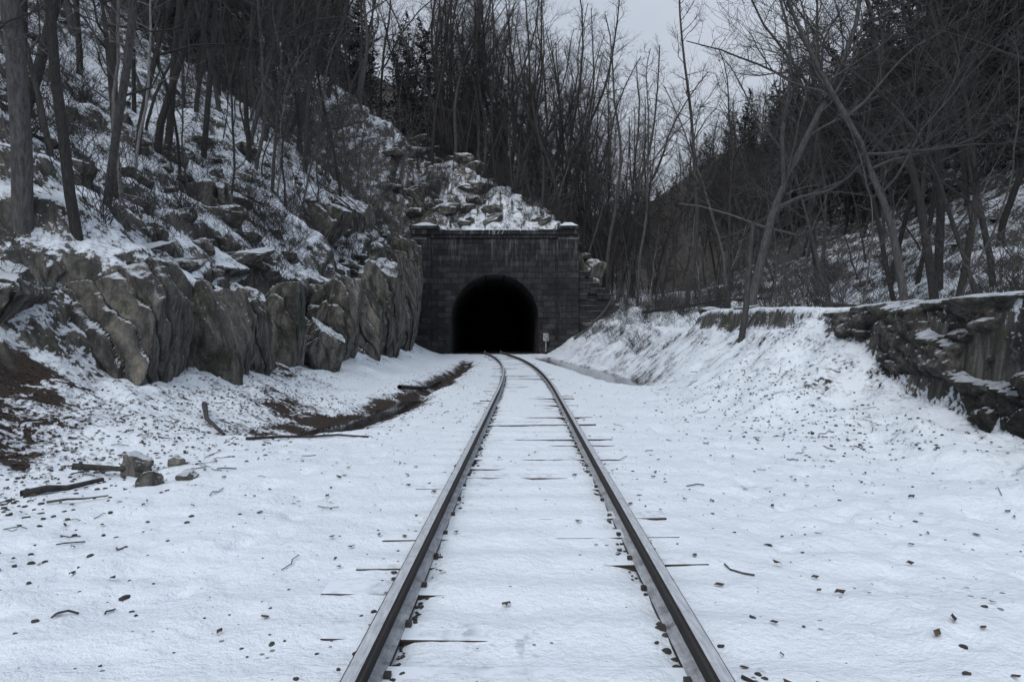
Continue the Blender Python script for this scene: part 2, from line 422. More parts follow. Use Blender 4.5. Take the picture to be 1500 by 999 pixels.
# ------------------------------------------------------------ stones
def rock_dirs(nu):
    V=[];F=[];idx={}
    for ax in range(3):
        for sg in(-1,1):
            base=len(V)
            for i in range(nu+1):
                for j in range(nu+1):
                    p=[0,0,0];p[ax]=sg;p[(ax+1)%3]=2*i/nu-1;p[(ax+2)%3]=2*j/nu-1
                    key=tuple(round(q,5) for q in p)
                    if key not in idx: idx[key]=len(idx)
                    V.append(key)
            for i in range(nu):
                for j in range(nu):
                    q=[V[base+i*(nu+1)+j],V[base+(i+1)*(nu+1)+j],V[base+(i+1)*(nu+1)+j+1],V[base+i*(nu+1)+j+1]]
                    if sg<0:q=q[::-1]
                    F.append(tuple(idx[t] for t in q))
    P=np.array([k for k,_ in sorted(idx.items(),key=lambda t:t[1])])
    return P,F
RD={}
def make_rock(seed,nu,size,planes=16,amp=.05,strat=0.0,freq=2.0):
    rng=np.random.RandomState(seed)
    if nu not in RD: RD[nu]=rock_dirs(nu)
    P,F=RD[nu]
    D=P/np.linalg.norm(P,axis=1)[:,None]
    r=np.full(len(D),2.0)
    nn=list(rng.normal(size=(planes,3)))+[np.array(v,float)+rng.normal(size=3)*.3 for v in((1,0,0),(-1,0,0),(0,1,0),(0,-1,0),(0,0,1),(0,0,-1))]
    for q in nn:
        q=q/np.linalg.norm(q);d=rng.uniform(.62,.95)
        dt=D@q
        r=np.where(dt>.05,np.minimum(r,d/np.maximum(dt,.05)),r)
    V=D*np.minimum(r,1.25)[:,None]
    f=freq
    V=V*(1+amp*fbm(V[:,0]*f,V[:,1]*f,V[:,2]*f,seed,4)[:,None]*2)
    V=V*np.array(size)
    if strat:
        q=V[:,0]*.6+V[:,1]*.8+V[:,2]*.35
        q=q*2.2+.6*fbm(V[:,0]*.8,V[:,1]*.8,V[:,2]*.8,seed+3,3)
        c=np.floor(q);h=_h(c.astype(np.int64),c.astype(np.int64)*0+seed,c.astype(np.int64)*0,5)
        fr=q-c;cr=np.exp(-(np.minimum(fr,1-fr)/.08)**2)
        V=V*(1+strat*(h-.5)[:,None]-strat*.6*cr[:,None]*np.array([1,1,.3]))
        V=V+.06*fbm(V[:,0]*2.5,V[:,1]*2.5,V[:,2]*2.5,seed+8,5,.6)[:,None]
    return V,F
def lump_field(name,pts,mat,parent=None,nu=2):
    protos=[make_rock(300+i,nu,(1,1,.7),8,.05) for i in range(6)]
    VV=[];FF=[];k=0
    for (x,y,z,s) in pts:
        P,F=protos[random.randrange(6)]
        a=random.uniform(0,6.28);ca,sa=math.cos(a),math.sin(a)
        e=np.array([random.uniform(.7,1.4),random.uniform(.7,1.3),random.uniform(.5,1)])*s
        Q=P*e
        Q=np.stack([Q[:,0]*ca-Q[:,1]*sa+x,Q[:,0]*sa+Q[:,1]*ca+y,Q[:,2]+z],1)
        VV.append(Q);FF+= [tuple(i+k for i in f) for f in F];k+=len(Q)
    return add(name,mesh_from(name,np.concatenate(VV),FF,mat,False),parent)
pts=[]
n_=2300
yv=np.random.uniform(1,34,n_)
sd=np.where(np.random.rand(n_)<.5,-1,1)
inner=np.random.rand(n_)<.78
cl=vn(yv*1.9,sd*3.0,s=19)
off=np.where(inner,.755-.075-np.abs(np.random.normal(0,.026,n_)),.755+.09+np.abs(np.random.normal(0,.03,n_)))
xv=track(yv)+sd*off
hv=height(xv,yv)
for x,y,z,c in zip(xv,yv,hv,cl):
    if c<0+random.uniform(-.3,.3): continue
    pts.append((x,y,z+.004,random.uniform(.007,.022)))
n_=2600
yv=1.5+30*np.random.rand(n_)**1.5
xv=np.random.uniform(-6.5,7.0,n_)
hv=height(xv,yv);cl=vn(xv*.7,yv*.5,s=23)+.25*(np.abs(xv)>3.5)
for x,y,z,c in zip(xv,yv,hv,cl):
    if c<.05+random.uniform(-.4,.3) or abs(x-float(track(y)))<.85: continue
    pts.append((x,y,z+.002,random.choice([.004,.005,.006,.007,.008,.010,.014,.02])))
ax_=[];ay_=[]
for i in range(2300):
    if i%3: y=random.uniform(4,17);x=random.gauss(-5.2,1.0)
    else: y=random.uniform(8.5,17);x=random.gauss(5.2,.9)
    ax_.append(x);ay_.append(y)
for x,y,z in zip(ax_,ay_,hzs(ax_,ay_)): pts.append((x,y,z+.004,random.uniform(.008,.030)))
lump_field('ballast_gravel',pts,mstone)

V=[];F=[]
def leafquad(x,y,z,s):
    k=len(V);a=random.uniform(0,6.28);c,sn=math.cos(a),math.sin(a)
    up=random.uniform(0,.8)*s
    for(u,v,w) in((-1,0,0),(-.3,-.5,up*.5),(.5,-.4,0),(1.1,0,up),(.4,.5,up*.3),(-.4,.45,up)):
        V.append((x+s*(u*c-v*sn),y+s*(u*sn+v*c),z+w))
    F.append((k,k+1,k+2,k+3,k+4,k+5))
P=[]
for i in range(8500):
    q=random.random()
    if q<.4: y=random.uniform(10.5,40);x=float(lditch(y))+random.gauss(0,.5 if y>16 else .8)
    elif q<.66: y=random.gauss(8.6,1.6);x=random.gauss(-6.5,1.0)
    elif q<.78: y=random.gauss(18.6,1.5);x=random.gauss(-6.2,.7)
    elif q<.88: y=random.gauss(14.5,1.3);x=random.gauss(-5,.8)
    else: y=random.uniform(2,24);x=random.uniform(-7,7)
    if abs(x-float(track(y)))<.9 and random.random()<.8: continue
    P.append((x,y))
A=np.array(P);H=height(A[:,0],A[:,1])
for (x,y),z in zip(P,H): leafquad(x,y,z+.012,random.uniform(.012,.036))
add('fallen_leaves',mesh_from('fallen_leaves',V,F,mleaf,False))

# ------------------------------------------------------------ rocks
protos=[]
for i in range(7):
    P_,F_=make_rock(50+i,16,(1,1,.8),14,.10)
    protos.append(mesh_from('rock_shape',P_,F_,mrock,False))
rk=empty('hillside_rocks')
R=random.Random(3)
L_=[]
for cnt in range(440):
    if cnt<270:
        y=R.uniform(6,60);x=-7.5-R.expovariate(1/7.0)-.02*y
        s=R.uniform(.12,.5)*(1 if R.random()<.85 else 1.8)
    elif cnt<350:
        y=R.uniform(61.8,72);x=R.uniform(-12,7);s=R.uniform(.3,1.3)
    elif cnt<410:
        y=R.uniform(9,60);x=R.uniform(10,26);s=R.uniform(.15,.6)
    else:
        y=R.uniform(59.3,66);x=R.uniform(6.2,9.5);s=R.uniform(.25,.7)
    L_.append((x,y,s))
for (x,y,s),z in zip(L_,hzs([a[0] for a in L_],[a[1] for a in L_])):
    add('rock',R.choice(protos),rk,(x,y,z-.15*s),(R.uniform(-.4,.4),R.uniform(-.4,.4),R.uniform(0,6.3)),(s*R.uniform(.8,1.7),s*R.uniform(.8,1.4),s*R.uniform(.5,1)))
def outcrop(seed,loc,size,rot,nu=60):
    P_,F_=make_rock(seed,nu,size,11,.06,.15,1.6)
    add('rock_outcrop',mesh_from('rock_outcrop',P_,F_,mrock,False),None,loc,rot)
outcrop(11,(-7.35,13.3,1.25),(1.1,1.25,1.75),(.1,.16,.1))
outcrop(12,(-6.8,15.3,1.0),(.95,.80,1.65),(-.1,.18,.4))
outcrop(13,(-6.55,17.0,1.1),(.7,.65,1.7),(.05,.1,-.2))
outcrop(14,(-7.1,20.6,1.3),(1.0,1.1,2.0),(.1,.1,.2))
outcrop(15,(-6.3,22.8,.8),(.85,1.0,1.2),(.15,.05,.3))
outcrop(16,(-6.8,26.3,1.6),(1.15,1.6,2.4),(.05,.15,0))
outcrop(17,(-6.7,30.8,1.6),(1.1,1.7,2.9),(.0,.1,.2))
outcrop(18,(-6.9,36.5,2.2),(1.5,2.4,3.7),(.05,.15,-.1))
outcrop(19,(-7.3,43.5,3.0),(1.7,2.7,4.7),(.0,.15,.1))
outcrop(20,(-8.3,50.5,4.0),(1.9,2.8,5.5),(.0,.1,.0))
outcrop(21,(-9.9,57,5.5),(1.8,3.0,6.0),(.0,.1,.1))
outcrop(22,(-9.3,16.8,3.5),(.9,1.3,.8),(.1,.1,.2))
outcrop(23,(-10.5,24,5.5),(1.2,1.6,1.1),(.1,.2,.2))
outcrop(24,(-4.0,66.0,12.6),(3.4,1.6,2.6),(.2,.1,.1))
outcrop(25,(.6,65.0,11.4),(2.6,1.4,1.9),(.1,.3,.1))
outcrop(26,(-8.2,65.0,13.5),(2.4,1.8,3.2),(.1,.1,.4))
outcrop(27,(7.0,62.4,6.6),(1.2,1.4,2.2),(.1,.5,.1))
outcrop(28,(-9.6,35,7.2),(1.3,2.0,1.5),(.1,.4,.3))
outcrop(29,(-10.0,43,8.6),(1.5,2.4,1.8),(.1,.4,.1))
outcrop(30,(-8.6,11.4,2.1),(.8,.9,.6),(.1,.3,.5))
for(sd_,x,y,s) in((91,-3.72,7.0,.13),(93,-4.35,7.9,.22),(94,-3.45,7.25,.10),(95,-4.0,8.1,.11)):
    P_,F_=make_rock(sd_,18,(s*1.15,s,s*.95),26,.09)
    add('boulder',mesh_from('boulder',P_,F_,mrock,True),None,(x,y,hz(x,y)+s*.3),(.3,.2,sd_))

# ------------------------------------------------------------ stone retaining wall
yw=np.arange(1,27.5,.03);zw=np.arange(0,1.0001,1/80.)
zbot=-.5
def wtop(y): return T(y)+.04+.14*fbm(y*.5,2.2,0,201,4)+.10*np.clip(3*vn(y*.8,4,s=202)-1,-1,0)
def wx(y): return 6.98+.12*vn(y*.25,1,s=203)+I(y,[0,13,15.5,17,27],[0,0,-.0,.45,.55])
YW,TW=np.meshgrid(yw,zw,indexing='ij')
ZT=wtop(YW);ZW=zbot+(ZT-zbot)*TW
wa=.5*fbm(YW*1.2,ZW*1.2,0,2,3)
f1,f2,cid=cell2((YW*2.2+wa).ravel(),(ZW*3.4+.5*fbm(YW*1.3,ZW*1.3,0,3,3)).ravel(),33)
f1=f1.reshape(YW.shape);f2=f2.reshape(YW.shape);cid=cid.reshape(YW.shape)
relief=.10*(cid-.4)+.06*np.clip((f2-f1)*2.2,0,1)+.18*fbm(YW*1.8,ZW*2.2,0,205,7,.68)
er=fbm(YW*.5,ZW*.9,0,207,4)
relief=relief-.34*ss(.05,.3,er)
under=.38*ss(1.0,.25,ZW)*(.5+.5*vn(YW*.6,2.,s=208))
XW=wx(YW)-relief+under
nY,nZ=YW.shape
V=[(a,b_,c) for a,b_,c in zip(XW.ravel(),YW.ravel(),ZW.ravel())]
F=[tuple(int(q) for q in f) for f in grid_faces(nY,nZ)]
k0=len(V);NT=9
for i in range(nY):
    for j in range(1,NT):
        t=j/(NT-1);x=XW[i,-1]*(1-t)+(float(wx(yw[i]))+.75)*t
        V.append((float(x),float(yw[i]),float(ZT[i,-1]+.07*math.sin(t*math.pi)-(.22 if j==NT-1 else 0))))
for i in range(nY-1):
    for j in range(NT-1):
        a=i*nZ+nZ-1 if j==0 else k0+i*(NT-1)+j-1
        a2=(i+1)*nZ+nZ-1 if j==0 else k0+(i+1)*(NT-1)+j-1
        F.append((a,k0+i*(NT-1)+j,k0+(i+1)*(NT-1)+j,a2))
for i in(0,nY-1):
    F.append(tuple([i*nZ+j for j in range(nZ)]+[k0+i*(NT-1)+j for j in range(NT-1)]))
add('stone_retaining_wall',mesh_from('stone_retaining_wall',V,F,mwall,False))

# ------------------------------------------------------------ tunnel portal
tp=empty('tunnel_portal')
X0,X1,PY=-8.75,5.75,60.0
OC,OR,SPR=-1.5,3.9,3.0
V=[];F=[]
TOPZ=10.3
def quad(a,b_,c,d):
    k=len(V);V.extend([a,b_,c,d]);F.append((k,k+1,k+2,k+3))
for yv_,fl in((PY,0),(PY+1.6,1)):
    def q(a,b_,c,d): quad(a,b_,c,d) if not fl else quad(d,c,b_,a)
    q((X0,yv_,-.6),(OC-OR,yv_,-.6),(OC-OR,yv_,TOPZ),(X0,yv_,TOPZ))
    q((OC+OR,yv_,-.6),(X1,yv_,-.6),(X1,yv_,TOPZ),(OC+OR,yv_,TOPZ))
    NA=40
    for i in range(NA):
        a0=math.pi*(1-i/NA);a1=math.pi*(1-(i+1)/NA)
        xa,za=OC+OR*math.cos(a0),SPR+OR*math.sin(a0);xb,zb_=OC+OR*math.cos(a1),SPR+OR*math.sin(a1)
        q((xa,yv_,za),(xb,yv_,zb_),(xb,yv_,TOPZ),(xa,yv_,TOPZ))
quad((X0,PY,TOPZ),(X1,PY,TOPZ),(X1,PY+1.6,TOPZ),(X0,PY+1.6,TOPZ))
quad((X0,PY+1.6,-.6),(X0,PY,-.6),(X0,PY,TOPZ),(X0,PY+1.6,TOPZ))
quad((X1,PY,-.6),(X1,PY+1.6,-.6),(X1,PY+1.6,TOPZ),(X1,PY,TOPZ))
add('headwall',mesh_from('headwall',V,F,mport,False),tp)
V=[];F=[]
def sect(y):
    ox=-.03*(y-PY);r=OR-.01;pts=[(OC+ox-r,-.55)]
    for i in range(33):
        a=math.pi*(1-i/32);pts.append((OC+ox+r*math.cos(a),SPR+r*math.sin(a)))
    pts.append((OC+ox+r,-.55));return pts
ysn=[PY+.02]+[PY+2*i for i in range(1,31)]
for k,y in enumerate(ysn):
    S=sect(y);m=len(S);V+=[(p[0],y,p[1]) for p in S]
    if k:
        for j in range(m-1):
            a=(k-1)*m+j;F.append((a,a+m,a+m+1,a+1))
k=(len(ysn)-1)*m;F.append(tuple(range(k,k+m)))
add('tunnel_lining',mesh_from('tunnel_lining',V,F,msoot,False),tp)
V=[(-6,PY+.1,-.19),(3,PY+.1,-.19),(1,PY+60,-.19),(-8,PY+60,-.19)]
add('tunnel_floor',mesh_from('tunnel_floor',V,[(0,1,2,3)],mstone,False),tp)
V=[];F=[];NV=23
for i in range(NV):
    a0=math.pi*i/NV+.006;a1=math.pi*(i+1)/NV-.006;r0=OR-.04;r1=OR+.72+(.18 if i==NV//2 else 0)
    pr=PY-.07-(.05 if i==NV//2 else 0)-random.uniform(0,.02)
    k=len(V)
    for yq in(pr,PY+.3):
        for(r,a) in((r0,a0),(r1,a0),(r1,a1),(r0,a1)): V.append((OC+r*math.cos(a),yq,SPR+r*math.sin(a)))
    F+=[(k,k+1,k+2,k+3)[::-1],(k,k+4,k+5,k+1),(k+1,k+5,k+6,k+2),(k+2,k+6,k+7,k+3),(k+3,k+7,k+4,k)]
o=add('arch_ring',mesh_from('arch_ring',V,F,mport,False),tp);bevel(o,.02,1)
V=[];F=[]
x=X0-.15
while x<X1+.1:
    L=min(random.uniform(1.2,1.9),X1+.1-x)
    if L<.1:break
    box(V,F,x+.01,x+L-.01,PY-.28+random.uniform(-.03,.03),PY+1.8,TOPZ+.003,TOPZ+.42+random.uniform(-.04,.03));x+=L
box(V,F,X0,X1,PY-.12,PY+.02,TOPZ-.32,TOPZ-.003)
o=add('coping',mesh_from('coping',V,F,mport,False),tp);bevel(o,.04,2)
V=[];F=[]
box(V,F,4.05,5.85,PY-.35,PY+.9,-.6,TOPZ-.35)
box(V,F,-8.85,-7.1,PY-.35,PY+.9,-.6,TOPZ-.35)
o=add('pilasters',mesh_from('pilasters',V,F,mport,False),tp);bevel(o,.03,1)
V=[];F=[]
for a,c in((4.0,5.95),(-8.95,-6.4)):
    box(V,F,a,c,PY-.42,PY+1.2,TOPZ+.464,TOPZ+.74)
    k=len(V);V+=[(a+.1,PY-.3,TOPZ+.743),(c-.1,PY-.3,TOPZ+.743),(c-.1,PY+1.1,TOPZ+.743),(a+.1,PY+1.1,TOPZ+.743),((a+c)/2-.3,PY+.4,TOPZ+1.15),((a+c)/2+.3,PY+.4,TOPZ+1.15)]
    F+=[(k,k+1,k+5,k+4),(k+1,k+2,k+5),(k+2,k+3,k+4,k+5),(k+3,k,k+4)]
o=add('pier_caps',mesh_from('pier_caps',V,F,mport,False),tp)
V=[];F=[];RW=random.Random(4)
z=-.4
while z<6.7:
    xe=float(I(z,[-.4,3.6,4.6,5.4,6.1,6.7],[9.3,9.2,8.5,7.6,6.9,6.5]));x=5.87
    while x<xe:
        L=RW.uniform(.55,1.1);L=min(L,xe-x+.25)
        if L<.2:break
        dy=RW.uniform(-.12,.12)
        box(V,F,x+.008,x+L-.008,PY-.05+dy,PY+1.2,z+.008,z+.492)
        x+=L
    z+=.5
o=add('wing_wall',mesh_from('wing_wall',V,F,mport,False),tp);bevel(o,.03,2)
cu=bpy.data.curves.new('date','FONT');cu.body='1877';cu.size=.62;cu.extrude=.01;cu.align_x='CENTER';cu.space_character=1.25
cu.materials.append(mwhite)
o=add('date_numerals',cu,tp,(-1.4,PY-.325,TOPZ-.02),(math.pi/2,0,0))
V=[];F=[];box(V,F,-.25,.25,-.02,.02,0,.7);box(V,F,-.04,.04,.025,.09,-.9,.7)
sg=empty('tunnel_marker_sign');sg.location=(2.95,59.4,.95)
o=add('sign_panel',mesh_from('sign_panel',V,F,mwhite,False),sg);bevel(o,.01,1)

def ribbon(name,ya,yb,cf,w,z):
    V=[];F=[];q=np.arange(ya,yb,.8)
    for k,y in enumerate(q):
        c=float(cf(y));V+=[(c-w,y,z),(c+w,y,z)]
        if k:F.append((2*k-2,2*k-1,2*k+1,2*k))
    add(name,mesh_from(name,V,F,mwater,False))
ribbon('ditch_water',23,56,rditch,1.2,-.37)
ribbon('puddle_water',11.5,20,lditch,.9,-.475)

# ------------------------------------------------------------ trees
def tube(V,F,P,R_,ns):
    P=[Vector(p) for p in P];k0=len(V)
    for i,p in enumerate(P):
        d=(P[min(i+1,len(P)-1)]-P[max(i-1,0)]).normalized()
        a=d.cross(Vector((0,0,1)) if abs(d.z)<.9 else Vector((1,0,0))).normalized();b_=d.cross(a)
        for j in range(ns):
            t=2*math.pi*j/ns;q=p+(a*math.cos(t)+b_*math.sin(t))*R_[i];V.append((q.x,q.y,q.z))
        if i:
            for j in range(ns):
                A=k0+(i-1)*ns+j;B=k0+(i-1)*ns+(j+1)%ns;F.append((A,B,B+ns,A+ns))
def grow(V,F,rng,p,d,L,r,level,maxl,ns,up=.12,wb=1.0):
    nseg={0:14,1:7,2:4,3:2,4:2}[level]
    P=[p.copy()];R_=[r];q=p.copy();dd=d.copy();wob={0:.06,1:.24,2:.28,3:.25,4:.2}[level]*wb
    for i in range(nseg):
        dd=(dd+Vector((rng.gauss(0,wob),rng.gauss(0,wob),rng.gauss(0,wob*.6)+ (up*.5 if level else .05)))).normalized()
        q=q+dd*(L/nseg);P.append(q.copy());R_.append(max(r*(1-.82*(i+1)/nseg)**(.8 if level==0 else 1),.006))
    tube(V,F,P,R_,max(3,ns))
    return P,R_
def make_tree(seed,H,r0,fb=.35,nb=26,spread=.30,lean=0,sub=6,tw=3,name='bare_tree_mesh',mat=None,wb=1.4,fork=0):
    rng=random.Random(seed);V=[];F=[]
    d0=Vector((lean,rng.uniform(-.05,.05),1)).normalized()
    P,R_=grow(V,F,rng,Vector((0,0,-.5)),d0,H,r0,0,3,8,wb=wb)
    stems=[(P,R_,H,fb,nb)]
    for q in range(fork):
        k=rng.randint(4,7);az=rng.uniform(0,6.28)
        P2,R2=grow(V,F,rng,P[k],Vector((math.cos(az)*.45,math.sin(az)*.45,1)).normalized(),H*(1-k/14)*.85,R_[k]*.7,0,3,6,wb=1.5)
        stems.append((P2,R2,H*.6,.25,nb//2))
    for(P,R_,HH,fb_,nb_) in stems:
        for i in range(nb_):
            t=fb_+(1-fb_)*((i+rng.random())/nb_)**.9
            t=min(t,.985);f=t*(len(P)-1);k=int(f);p=P[k].lerp(P[min(k+1,len(P)-1)],f-k);r=R_[k]
            az=rng.uniform(0,6.283);el=rng.uniform(.05,.8)+.25*t
            L=HH*spread*(1.08-t)*rng.uniform(.4,1.2)+.9
            if rng.random()<.2:L*=.4
            d=Vector((math.cos(az)*math.cos(el),math.sin(az)*math.cos(el),math.sin(el)))
            B,BR=grow(V,F,rng,p,d,L,min(r*.55,.014+L*.009),1,3,4)
            ns=max(2,int(sub*min(1,L/3)))
            for j in range(ns):
                g_=rng.uniform(.2,.97)*(len(B)-1);k=int(g_);p2=B[k].lerp(B[min(k+1,len(B)-1)],g_-k)
                base=(B[min(k+1,len(B)-1)]-B[k]) if k<len(B)-1 else d
                d2=(base.normalized()+Vector((rng.gauss(0,.6),rng.gauss(0,.6),rng.gauss(.15,.4)))).normalized()
                L2=L*rng.uniform(.28,.6)
                C,CR=grow(V,F,rng,p2,d2,L2,max(BR[k]*.5,.009),2,3,3)
                for m_ in range(tw):
                    g2=rng.uniform(.2,1)*(len(C)-1);k2=int(g2);p3=C[k2]
                    d3=(d2+Vector((rng.gauss(0,.6),rng.gauss(0,.6),rng.gauss(.1,.5)))).normalized()
                    grow(V,F,rng,p3,d3,L2*rng.uniform(.35,.8),.008,3,3,3)
    return mesh_from(name,V,F,mat or mbark,True)
trees=[make_tree(100+i,[24,27,22,29,25,20,26,23][i],[.17,.19,.12,.22,.15,.10,.18,.13][i],[.3,.38,.2,.45,.25,.18,.42,.3][i],[26,24,24,24,28,24,22,26][i],[.28,.26,.28,.26,.31,.28,.24,.30][i],[0,.08,-.1,.0,.15,.06,-.14,.0][i],7,4,fork=[0,1,0,0,1,0,0,1][i]) for i in range(8)]
thin=[make_tree(200+i,[9,12,14,10,16][i],[.040,.055,.06,.045,.065][i],.2,16,.26,[.15,-.2,.08,.3,-.1][i],5,2,mat=mbarkl if i%2 else mbark,wb=1.8) for i in range(5)]
old=[make_tree(300+i,[17,15][i],[.2,.14][i],.28,24,.48,[.12,-.1][i],9,4,wb=1.8,fork=1) for i in range(2)]
def make_shrub(seed,H,ns=12,mat=None):
    rng=random.Random(seed);V=[];F=[]
    for i in range(ns):
        az=rng.uniform(0,6.28);el=rng.uniform(.7,1.45)
        d=Vector((math.cos(az)*math.cos(el),math.sin(az)*math.cos(el),math.sin(el)))
        L=H*rng.uniform(.5,1.1)
        P,R_=grow(V,F,rng,Vector((rng.gauss(0,.1),rng.gauss(0,.1),-.1)),d,L,.011,1,3,3,up=.0)
        for j in range(6):
            k=rng.randint(1,len(P)-1);d2=(d+Vector((rng.gauss(0,.5),rng.gauss(0,.5),rng.gauss(.1,.4)))).normalized()
            C,_c=grow(V,F,rng,P[k],d2,L*rng.uniform(.2,.45),.007,2,3,3)
            for q in range(2): grow(V,F,rng,C[rng.randint(1,len(C)-1)],(d2+Vector((rng.gauss(0,.6),rng.gauss(0,.6),.1))).normalized(),L*.15,.005,3,3,3)
    return mesh_from('bare_shrub_mesh',V,F,mat or mbark,True)
shrubs=[make_shrub(400+i,[1.6,2.4,3.2,1.2][i],[14,12,10,16][i]) for i in range(4)]
def make_hemlock(seed,H):
    rng=random.Random(seed);V=[];F=[]
    P,R_=grow(V,F,rng,Vector((0,0,-.5)),Vector((0,0,1)),H,H*.010,0,3,7)
    z=H*rng.uniform(.10,.2);idx=[0]*len(F)
    while z<H*.99:
        t=z/H;L=(H*.20*(1-t)**.75+.3)*rng.uniform(.6,1.15);az=rng.uniform(0,6.28)
        f=t*(len(P)-1);k=int(f);p=P[k].lerp(P[min(k+1,len(P)-1)],f-k)
        d=Vector((math.cos(az),math.sin(az),rng.uniform(-.15,.3)+.5*t)).normalized()
        pts=[p+d*L*s+Vector((0,0,-.18*L*s*s)) for s in(0,.5,1)]
        k0=len(F);tube(V,F,pts,[.03,.018,.006],3);idx+=[0]*(len(F)-k0)
        side=Vector((-math.sin(az),math.cos(az),0))
        nn=int(6+L*6)
        for i in range(nn):
            s=rng.uniform(.12,1.05);q=p+d*L*s+Vector((0,0,-.18*L*s*s))
            wd=.42*L*(1.1-s)+.12
            q=q+side*rng.uniform(-wd,wd)+Vector((0,0,rng.gauss(-.05,.08)))
            a=(d*rng.uniform(.4,1)+side*rng.uniform(-.9,.9)+Vector((0,0,rng.gauss(-.25,.2)))).normalized()
            c=a.cross(Vector((rng.gauss(0,.35),rng.gauss(0,.35),1))).normalized()
            l=rng.uniform(.22,.42);w_=l*.32
            kk=len(V);V.extend([tuple(q-a*l*.5),tuple(q+c*w_),tuple(q+a*l),tuple(q-c*w_)]);F.append((kk,kk+1,kk+2,kk+3));idx.append(1)
        z+=rng.uniform(.14,.34)
    me=mesh_from('hemlock_mesh',V,F,mbark,False);me.materials.append(mneedle)
    me.polygons.foreach_set('material_index',np.array(idx,np.int32));me.update()
    return me
hems=[make_hemlock(500+i,[17,21,14][i]) for i in range(3)]

R=random.Random(11)
used=[]
def ok(x,y,md):
    for a,b_ in used:
        if (a-x)**2+(b_-y)**2<md*md:return False
    return True
def plant(name,me,x,y,s=1,rz=None,lean=(0,0),parent=None,z=None):
    z=hz(x,y) if z is None else z
    o=add(name,me,parent,(x,y,z),(lean[0],lean[1],R.uniform(0,6.28) if rz is None else rz),(s,s,s));used.append((x,y));return o
for(x,y,k,s,ln) in((-9.1,12.7,3,.80,0.03),(-8.35,13.2,1,.55,-.03),(-8.75,14.7,4,.62,.06),(-13,25,0,.8,.0),(-13.4,26.5,6,.85,.02),(-12.1,22,2,.8,.05),
    (-10.6,18.5,5,.8,.09),(-15.4,40,0,.9,.04),(-13.6,36,7,.9,-.03),(-16.5,54,4,.9,.12),(-11.6,33,5,.9,.14),(-10.4,15.6,5,.7,-.05),(-14.2,47,6,.95,.2),(-12.5,50,2,.95,.16),(-9.9,11.2,5,.6,.0),(-12.5,15.5,4,.8,.02),(-14,19.5,1,.8,.03)):
    plant('bare_tree',trees[k],x,y,s,lean=(0,ln))
plant('bare_tree',old[0],9.6,27.5,.95,rz=.3,lean=(0,-.04))
plant('bare_tree',old[1],15.5,24,1.0,rz=2.,lean=(0,-.06))
plant('bare_tree',old[1],11.0,19.0,.85,rz=4.,lean=(0,-.1))
for(x,y,k,s,ln) in((10.5,33,5,.9,.05),(13.2,42,2,.9,-.02),(12.8,50,6,1.0,.03),(10.6,58,7,1.05,.02),(14.5,31,5,.85,-.12),(18.4,26,4,.8,-.15),(14.9,21.5,5,.8,-.18),(19.5,33,7,.9,-.05),(21,29.5,0,.85,-.12)):
    plant('bare_tree',trees[k],x,y,s,lean=(0,ln))
def polemesh(name,P,R_,mat,ns=8): 
    V=[];F=[];tube(V,F,P,R_,ns);return mesh_from(name,V,F,mat,True)
add('leaning_dead_trunk',polemesh('dead_trunk',[(6.55,19.6,1.0),(6.75,19.7,2.2),(6.9,19.9,3.4),(7.05,20.0,4.7)],[.10,.09,.08,.06],mbark))
add('broken_branch',polemesh('broken_branch',[(7.2,29.5,7.1),(8.2,29.6,7.0),(9.5,29.5,6.6),(10.6,29.2,6.1),(12.0,29,5.7)],[.02,.035,.04,.05,.05],mbarkl))
fl=empty('hillside_forest')
def scatter(parent,protos,n,region,md,smin,smax,ln=.06,name='tree'):
    c=0;t=0;C=[]
    while c<n and t<n*30:
        t+=1;x,y=region()
        if not ok(x,y,md):continue
        used.append((x,y));C.append((x,y));c+=1
    for (x,y),z in zip(C,hzs([a[0] for a in C],[a[1] for a in C])):
        plant(name,R.choice(protos),x,y,R.uniform(smin,smax),lean=(R.gauss(0,ln),R.gauss(0,ln)),parent=parent,z=float(z))
def rl():
    y=R.uniform(18,62);return -11-.07*y-R.expovariate(1/14.),y
scatter(fl,trees,80,rl,1.7,.55,1.0,.08)
scatter(fl,trees,50,lambda:(R.uniform(-40,-14),R.uniform(42,72)),1.5,.6,1.05,.08)
def rb():
    y=R.uniform(67,125);return R.uniform(-50,9+(y-60)*.1),y
scatter(fl,trees,130,rb,1.7,.7,1.15,.08)
scatter(fl,trees,85,lambda:(R.uniform(-9,12),R.uniform(66,98)),1.1,.7,1.2,.08)
def rv():
    y=R.uniform(62,150);return R.uniform(6+(y-60)*.12,12+(y-60)*.28),y
scatter(fl,trees,32,rv,2.2,.75,1.15,.06)
def rr():
    y=R.uniform(18,110);return 15+(y-20)*.15+R.expovariate(1/18.),y
scatter(fl,trees,115,rr,1.8,.6,1.0,.11)
def rfar():
    return R.uniform(-20,120),R.uniform(130,260)
scatter(fl,trees,130,rfar,2.4,.8,1.1)
eg=empty('hemlock_forest')
def e1():
    y=R.uniform(26,140);return 22+(y-20)*.22+R.expovariate(1/18.),y
scatter(eg,hems,140,e1,2.2,.8,1.3,.02)
def e5():
    y=R.uniform(60,210);return R.uniform(30+(y-60)*.2,75+(y-60)*.35),y
scatter(eg,hems,210,e5,2.4,.9,1.3,.02)
def e2():
    y=R.uniform(24,120);return -28-.12*y-R.expovariate(1/14.),y
scatter(eg,hems,60,e2,2.2,.8,1.25,.02)
scatter(eg,hems,34,lambda:(R.uniform(-42,-20),R.uniform(48,80)),2.2,.8,1.15,.02)
scatter(eg,hems,60,lambda:(R.uniform(-40,5),R.uniform(80,130)),2.5,.8,1.2,.02)
scatter(eg,hems,90,lambda:(R.uniform(-20,120),R.uniform(140,250)),2.5,.9,1.3,.02)
und=empty('undergrowth')
